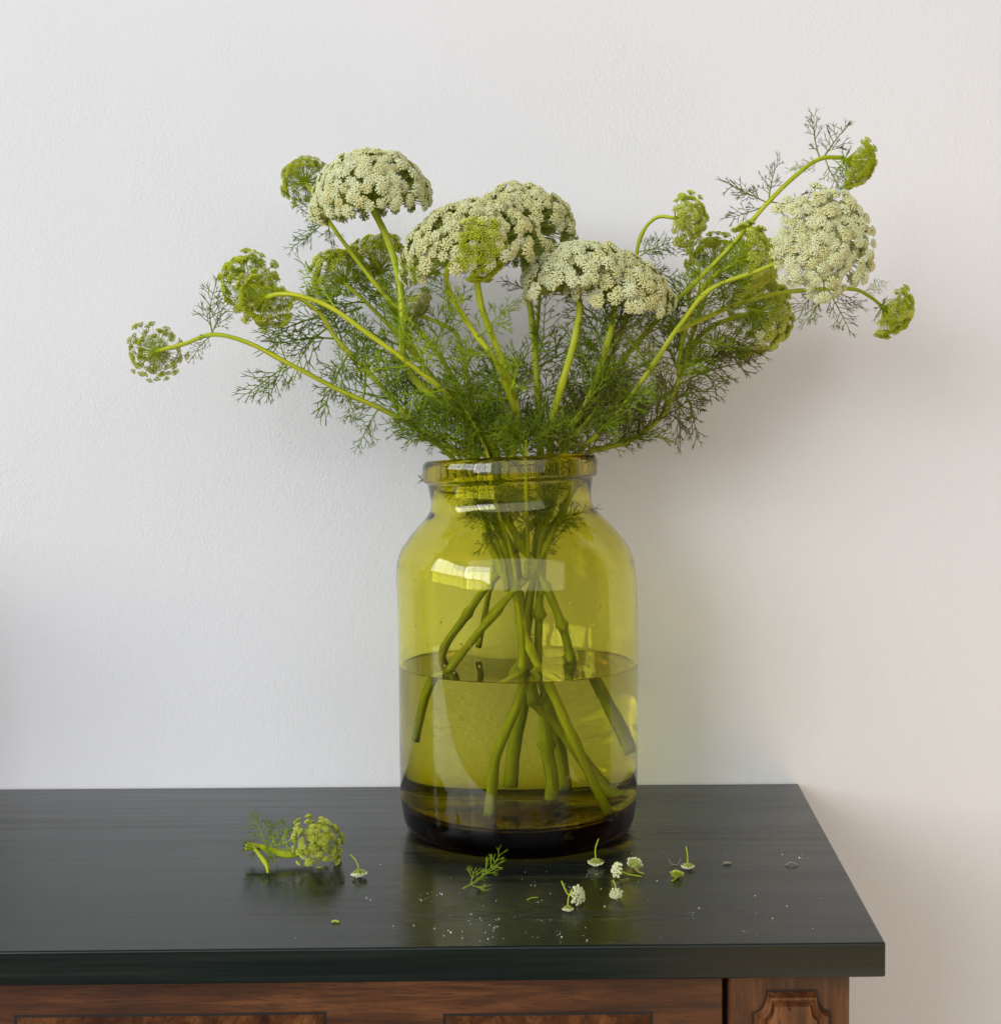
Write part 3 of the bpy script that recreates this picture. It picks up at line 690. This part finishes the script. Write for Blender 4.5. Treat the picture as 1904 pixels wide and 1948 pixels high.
# 9 right big white facing us + lower right
build('right stem with the ragged white umbel facing front and a small green umbel lowest right',
      [I(-.086, -.026, .094), I(-.081, -.030, .12), I(-.070, -.034, .155), I(-.035, -.025, .20), I(.0138, -.012, .257), I(.034, -.012, .29), I(.050, -.015, .325)],
      [dict(p=[(1100, 864, -.02), (1135, 828, -.03), (1190, 768, -.042), (1250, 682, -.052), (1292, 620, -.06), (1350, 552, -.07), (1440, 516, -.082), (1500, 490, -.09), (1545, 468, -.1)], r1=.0017),
       dict(p=[(1285, 630, -.058), (1340, 606, -.04), (1400, 580, -.035), (1470, 560, -.035), (1540, 552, -.035), (1620, 550, -.035), (1655, 565, -.032), (1676, 582, -.03)], r0=.0024, r1=.0014)],
      [dict(hub=(1552, 470, -.1), ax=(.25, -.90, .06), R=.0500, n=120, cap=80, k='wt', us=.92, jit=.24, face=.5, sq=.62, br=9, seed=91, label='ragged white umbel facing front'),
       dict(hub=(1678, 584, -.03), ax=(.72, -.3, -.45), R=.0265, n=54, cap=72, k='by', us=.55, jit=.08, br=7, seed=92, label='small green umbel at lower right')],
      [(0, .47, .70, 30, (.04, .065), 'gpg', (.1, -.35, .0)), (1, .05, .4, 10, (.04, .06), 'gpb')],
      [(1575, 551, -.035, .4, -.7, 0, .038, 'p'), (1570, 551, -.035, -.3, -.8, 0, .034, 'g'), (1580, 551, -.035, .8, -.3, 0, .03, 'p'), (1560, 551, -.035, -.6, -.35, 0, .03, 'p'), (1640, 556, -.033, .8, .3, 0, .022, 'b')],
      r0=.0040, joints=(.22, .36), seed=9)
# 10 lower right dark stem with two green umbels seen from behind
build('dark low right stem bending out over the rim to green umbels turned away',
      [I(.012, .01, .125), I(.008, .01, .17), I(.010, .01, .22), I(.026, .012, .275), I(.052, .015, .325)],
      [dict(p=[(1117, 864, .015), (1152, 853, .015), (1210, 832, .012), (1262, 787, .01), (1290, 725, .01), (1316, 660, .012), (1350, 625, .018), (1395, 605, .022), (1425, 598, .025)], r0=.0036, r1=.0020),
       dict(p=[(1292, 715, .01), (1300, 640, -.01), (1340, 545, -.025), (1398, 500, -.03)], r0=.0024, r1=.0019),
       dict(p=[(1300, 690, .01), (1325, 610, .04), (1350, 540, .06), (1362, 510, .065)], r0=.0022, r1=.0018)],
      [dict(hub=(1428, 596, .026), ax=(.72, .25, -.1), R=.0385, n=80, cap=96, k='yw', us=.8, jit=.10, br=12, seed=101, label='green and white umbel turned away'),
       dict(hub=(1402, 497, -.03), ax=(.93, .05, .05), R=.0345, n=70, cap=86, k='yb', us=.68, jit=.08, br=10, seed=102, label='yellow green umbel seen edge on'),
       dict(hub=(1364, 508, .065), ax=(-.1, .4, .8), R=.030, n=54, cap=88, k='bo', us=.66, jit=.14, br=10, seed=103)],
      [(0, .52, .80, 34, (.045, .075), 'gpp', (.15, -.05, .0)), (1, .05, .85, 16, (.04, .06), 'ggb'), (2, .2, .9, 9, (.04, .06), 'gb')],
      [(1290, 730, .01, .6, -.75, 0, .05, 'p'), (1285, 745, .01, .2, -.9, -.1, .045, 'p'), (1292, 715, .01, .9, .1, -.1, .065, 'p'), (1294, 705, .01, .85, .4, -.1, .065, 'p'), (1300, 690, .01, .9, .25, .1, .06, 'p'),
       (1330, 650, .01, .85, -.2, -.1, .05, 'p'), (1340, 640, .01, .8, -.4, 0, .05, 'p'), (1295, 720, .01, -.3, .6, -.2, .05, 'g'), (1300, 690, .01, -.2, .8, -.2, .055, 'g')],
      joints=(.5,), seed=10)

# low leafy shoots that fill the mouth of the jar
def shoot(label, mouth, ins, tipuv, nleaf, kinds, ln, seed, bias):
    r = random.Random(seed); base = Vector(ins[0]); root = empty('leafy_shoot', base); tag(root, label, 'foliage', 'leafy shoots in the jar mouth')
    mb = MB(); C, L = stalk_tube(mb, list(ins) + [W(*mouth), W(*tipuv)], .0022, .0012, (), .7)
    obj('stalk', mb.mesh('stalk', [M_STALK]), root, -base)
    z0 = ZRIM - 0.004
    for i in range(int(nleaf * 0.62)):
        t = r.uniform(0.0, 1.0); cand = [q for q in range(1, len(C)) if C[q].z > z0]
        j = cand[int(t * (len(cand) - 1))]; tg = (C[j] - C[j - 1]).normalized(); o = rvec(r)
        d = tg * r.uniform(.3, .9) + o * 1.0 + Vector(bias); d.z = abs(d.z) * .7 + .35 if C[j].z < ZRIM + .04 else d.z
        put_leaf(root, base, C[j], d, r.uniform(*ln), r.choice(kinds), r)
    for i in range(9):                        # fronds pressed down inside the neck
        s = r.uniform(.0, .55); p = ins[-1].lerp(ins[-2], s)
        put_leaf(root, base, p, Vector((r.uniform(-.7, .7), r.uniform(-.7, .7), r.choice((.9, .9, .5, -.2)))), r.uniform(.028, .040), 'g', r)
shoot('leafy shoot spilling over left side of the jar rim', (868, 862, -.03), [I(-.01, -.01, .235), I(-.015, -.015, .27), I(-.038, -.02, .318)], (800, 815, -.045), 22, 'gg', (.035, .055), 301, (-.35, -.1, 0))
shoot('dense leafy shoot filling jar mouth just left of centre', (925, 860, -.045), [I(0, -.02, .24), I(-.005, -.025, .27), I(-.020, -.035, .32)], (880, 770, -.06), 24, 'ggg', (.04, .06), 302, (-.1, -.1, 0))
shoot('leafy shoot rising behind centre of jar mouth', (965, 860, .04), [I(.005, .02, .24), I(0, .025, .27), I(-.008, .035, .32)], (950, 730, .06), 24, 'gg', (.045, .065), 303, (0, 0, .1))
shoot('leafy shoot at front centre of jar mouth', (1000, 862, -.05), [I(.008, -.02, .25), I(.01, -.028, .28), I(.008, -.045, .325)], (1000, 838, -.055), 24, 'ggb', (.035, .055), 304, (0, 0, .1))
shoot('purple tipped leafy shoot at right side of jar mouth', (1075, 862, -.03), [I(.018, -.01, .25), I(.022, -.015, .28), I(.035, -.025, .322)], (1140, 770, -.03), 22, 'gpp', (.04, .06), 305, (.1, 0, .1))
shoot('leafy shoot leaning right behind the jar mouth', (1060, 860, .045), [I(.015, .02, .25), I(.018, .03, .28), I(.03, .04, .322)], (1180, 720, .06), 24, 'gp', (.045, .065), 306, (.1, 0, .1))

# ------------------------------------------------------------------ fallen pieces on the top
r = random.Random(77)
def on(u, v, z=0.0): return T(u, v, z)
# broken off sprig
p0 = on(468, 1640); root = empty('fallen_sprig', p0)
tag(root, 'broken off sprig with yellow green umbel lying left of the jar', 'flower sprig')
hubp = on(597, 1650) + Vector((0, .012, .0125))
mb = MB(); st = [p0 + Vector((0, 0, .014)), on(500, 1640) + Vector((0, 0, .0125)), on(545, 1645) + Vector((0, 0, .0085)), hubp + Vector((-.006, .004, -.003)), hubp]
stalk_tube(mb, st, .0030, .0019); st2 = [st[0] + Vector((.006, 0, 0)), on(505, 1660) + Vector((0, 0, .008)), on(510, 1668) + Vector((0, 0, .003))]
stalk_tube(mb, st2, .0016, .001)
obj('stalk', mb.mesh('stalk', [M_STALK]), root, -p0)
flower_head(root, p0, hubp + Vector((0.0, 0, .004)), (.42, -.62, .45), .0220, 62, 96, 'y', .47, .24, 1.0, 6, 7)
for (dx, dz, dy, ln, q) in ((-.3, .8, 0, .036, 'g'), (.5, .75, 0, .04, 'g'), (.8, .3, -.2, .04, 'b'), (.5, .1, -.7, .03, 'b'), (-.7, .05, -.5, .028, 'g'), (.2, .05, -.9, .026, 'b')):
    put_leaf(root, p0, p0 + Vector((.013 + .008 * r.random(), 0, .012)), (dx, dy, dz), ln, q, r)
# single small umbellets
def fallen(u, v, kd, up, stem, label, size=1.15, group='white flower clusters fallen on the top'):
    b = on(u, v); o = empty('fallen_flower_cluster', b); tag(o, label, 'flower cluster', group)
    up = Vector(up).normalized(); q = Vector((0, 0, 1)).rotation_difference(up)
    me = r.choice(UMB[kd]); lift = max(-min((q @ vv.co).z for vv in me.vertices) * size, 0) + .0002
    obj('umbellet', me, o, (0, 0, lift), q, size)
    mb = MB(); e = [Vector(s_) for s_ in stem]; L0 = Vector((0, 0, lift))
    pts = [L0 + s_ for s_ in [Vector((0, 0, 0))] + e]
    pts = [Vector((p.x, p.y, max(p.z, .0007))) for p in pts]
    mb.tube(catmull(pts, 4), [.0006] * (len(e) * 4 + 1), 6, 0); obj('stalk', mb.mesh('stalk', [M_RAY]), o)
    return o
fallen(683, 1671, 'w', (.1, -.25, -.95), [(-.003, .004, .006), (-.008, .006, .011)], 'small upturned white cluster beside the broken sprig')
fallen(1133, 1650, 'w', (0, -.1, -1), [(0, .002, .008), (.003, .004, .016)], 'upturned white cluster touching base of jar with upright stalk')
fallen(1206, 1660, 'w', (.25, .75, .45), [(.003, -.005, -.003), (.008, -.007, -.005)], 'white cluster turned away, rightmost of the touching pair')
fallen(1180, 1670, 'w', (-.75, -.45, .35), [(.006, -.003, -.002), (.018, -.004, -.004)], 'white cluster with long bent stalk, left of the touching pair')
fallen(1092, 1720, 'w', (.6, -.7, .3), [(-.005, .003, 0), (-.010, .006, .010)], 'largest fallen white cluster nearest front edge below jar', 1.3)
fallen(1080, 1736, 'w', (0, -.3, -.9), [(.001, .003, .006), (.004, .006, .011)], 'small white cluster lying in front of the largest fallen one', .8)
fallen(1171, 1712, 'w', (.05, -.85, -.45), [(0, .003, .004), (-.002, .005, .007)], 'white cluster alone, between largest cluster and touching pair', .95)
fallen(1308, 1655, 'w', (0, -.1, -1), [(0, .002, .007), (-.001, .003, .013)], 'upturned white cluster with straight stalk, furthest right', .95)
fallen(1287, 1673, 'y', (.1, .5, .75), [(-.002, -.004, -.004), (-.005, -.007, -.006)], 'pale green cluster just left of the furthest right one', .95)
# leaf and bits
lb = on(880, 1702)
o = obj('fallen_leaf', FRONDS['b'][1], None, lb + Vector((0, 0, .0045)), Vector((0, 0, 1)).rotation_difference(Vector((.78, .62, .12)).normalized()) @ Quaternion((0, 0, 1), 1.1), (.55, .55, .75))
tag(o, 'single feathery green leaf lying before the jar', 'leaf')
def bit(name, u, v, pts, rad, mat, label, cat):
    mb = MB(); b = on(u, v); mb.tube(catmull([Vector(p) for p in pts], 4), [rad] * ((len(pts) - 1) * 4 + 1), 5, 0)
    o = obj(name, mb.mesh(name, [mat]), None, b); tag(o, label, cat); return o
bit('dry_bract', 1283, 1648, [(-.005, .001, .006), (-.0042, 0, .0035), (-.001, 0, .0008), (.003, .0005, .0012), (.0052, 0, .0045), (.0050, -.001, .0075)], .00032, M_DRY, 'curled dry bract standing left of the rightmost cluster', 'bract')
bit('dry_bract', 1383, 1646, [(-.003, 0, .0012), (0, .001, .0016), (.0035, .001, .001)], .0011, M_DRY, 'dark dry scrap on top right of the rightmost cluster', 'scrap')
bit('dry_bract', 1507, 1648, [(-.006, 0, .0006), (-.001, .0005, .003), (.005, 0, .0006)], .0006, M_DRY, 'pale curved dry scrap near right end of the top', 'scrap')
bit('leaf_scrap', 1012, 1712, [(-.004, -.003, .0006), (0, 0, .0012), (.005, .002, .0008)], .0005, M_LEAFB, 'thin green leaf scrap in front of the jar', 'leaf scrap')
bit('leaf_scrap', 638, 1757, [(-.003, 0, .0008), (0, .0004, .0016), (.003, -.0005, .0008)], .0009, M_BUDT, 'brownish crumb below the broken sprig', 'scrap')
# pollen and petal crumbs
mb = MB()
def crumb(u, v, s):
    p = on(u, v, 0) + Vector((0, 0, s * .6)); d = rvec(r); octa(mb, p, d, s * r.uniform(.7, 1.3), 0)
for i in range(66):
    if r.random() < .62: u, v = r.gauss(1000, 120), r.uniform(1660, 1792)
    elif r.random() < .6: u, v = r.uniform(1200, 1560), r.uniform(1620, 1790)
    else: u, v = r.uniform(560, 900), r.uniform(1600, 1790)
    if 1520 + (v - 1493) * .54 - 12 < u: continue
    crumb(u, v, r.choice((.00022, .0003, .0003, .0004, .0005, .0007)))
    if r.random() < .3:
        for _q in range(r.randint(1, 4)): crumb(u + r.gauss(0, 9), v + r.gauss(0, 4), r.choice((.0002, .0003, .0004)))
for i in range(16): crumb(r.gauss(900, 60), 1790 - abs(r.gauss(0, 22)), r.choice((.0004, .0005, .0006)))
M_CRUMB = plant('dry_petal', (0.78, 0.77, 0.66), (0.85, 0.84, 0.74)); o = obj('petal_crumbs', mb.mesh('petal_crumbs', [M_CRUMB], False)); tag(o, 'scattered white petal crumbs and pollen on the dark top', 'crumbs', kind='stuff')

# ------------------------------------------------------------------ beyond the frame: window grid (mirrored in the glass), grid added over the corner fill, crock added to shade the wall's left
M_FR = NT('window_paint'); M_FR.bsdf(Base_Color=(0.05, 0.05, 0.05, 1), Roughness=0.5)
def grid(label, c, width, z0, z1, cols, zs):
    c = Vector(c); n = Vector((-c.x, -c.y, 0)) if width < 5 else Vector((1, 0, 0)); n.normalize(); t = Vector((-n.y, n.x, 0))
    wf = empty('window_grid', (c.x, c.y, z0)); tag(wf, label, 'window')
    def bar(name, u0, u1, a, b):
        k = MB(); vs = [k.vert(t * u + n * d + Vector((0, 0, z - z0))) for z in (a, b) for u, d in ((u0, .08), (u1, .08), (u1, .13), (u0, .13))]
        for f in ((0, 1, 5, 4), (1, 2, 6, 5), (2, 3, 7, 6), (3, 0, 4, 7), (4, 5, 6, 7), (3, 2, 1, 0)): k.face([vs[i] for i in f])
        obj(name, k.mesh(name, [M_FR.mat], False), wf)
    for i in range(cols + 1): u = width * (i / cols - .5); bar('mullion', u - .04, u + .04, z0, z1)
    for z in zs: bar('transom', -width / 2, width / 2, z - .04, z + .04)
grid('long gridded window on the left, mirrored in the jar', (-7.0, -3.7, 0), 6.8, 0.8, 4.2, 6, (0.8, 2.0, 4.2))
grid('narrow window-like grid added over the corner fill lamp, mirrored in the jar', (-4.7, -6.6, 0), 3.4, 0.5, 4.1, 3, (0.5, 2.0, 4.1))  # bars added so the corner fill lamp mirrors like more window

M_CROCK = NT('dark_stoneware'); M_CROCK.bsdf(Base_Color=(0.03, 0.032, 0.035, 1), Roughness=0.55)
k = MB(); cp = [(0.0, 0.0), (0.075, 0.0), (0.085, 0.006), (0.10, 0.06), (0.105, 0.14), (0.098, 0.21), (0.075, 0.255), (0.062, 0.275), (0.062, 0.295), (0.070, 0.305), (0.060, 0.305), (0.054, 0.29), (0.054, 0.27), (0.07, 0.24), (0.088, 0.2), (0.092, 0.1), (0.07, 0.012), (0.0, 0.010)]
lathe(k, cp, 48, 0.0, 0.0, post=lambda p: Vector(p)); 
o = obj('shading_crock', k.mesh('shading_crock', [M_CROCK.mat]), None, (-0.80, 0.02, 0.0)); tag(o, 'unseen dark crock added beyond the left edge to shade the wall', 'crock')  # out of view, added to darken the wall's left edge
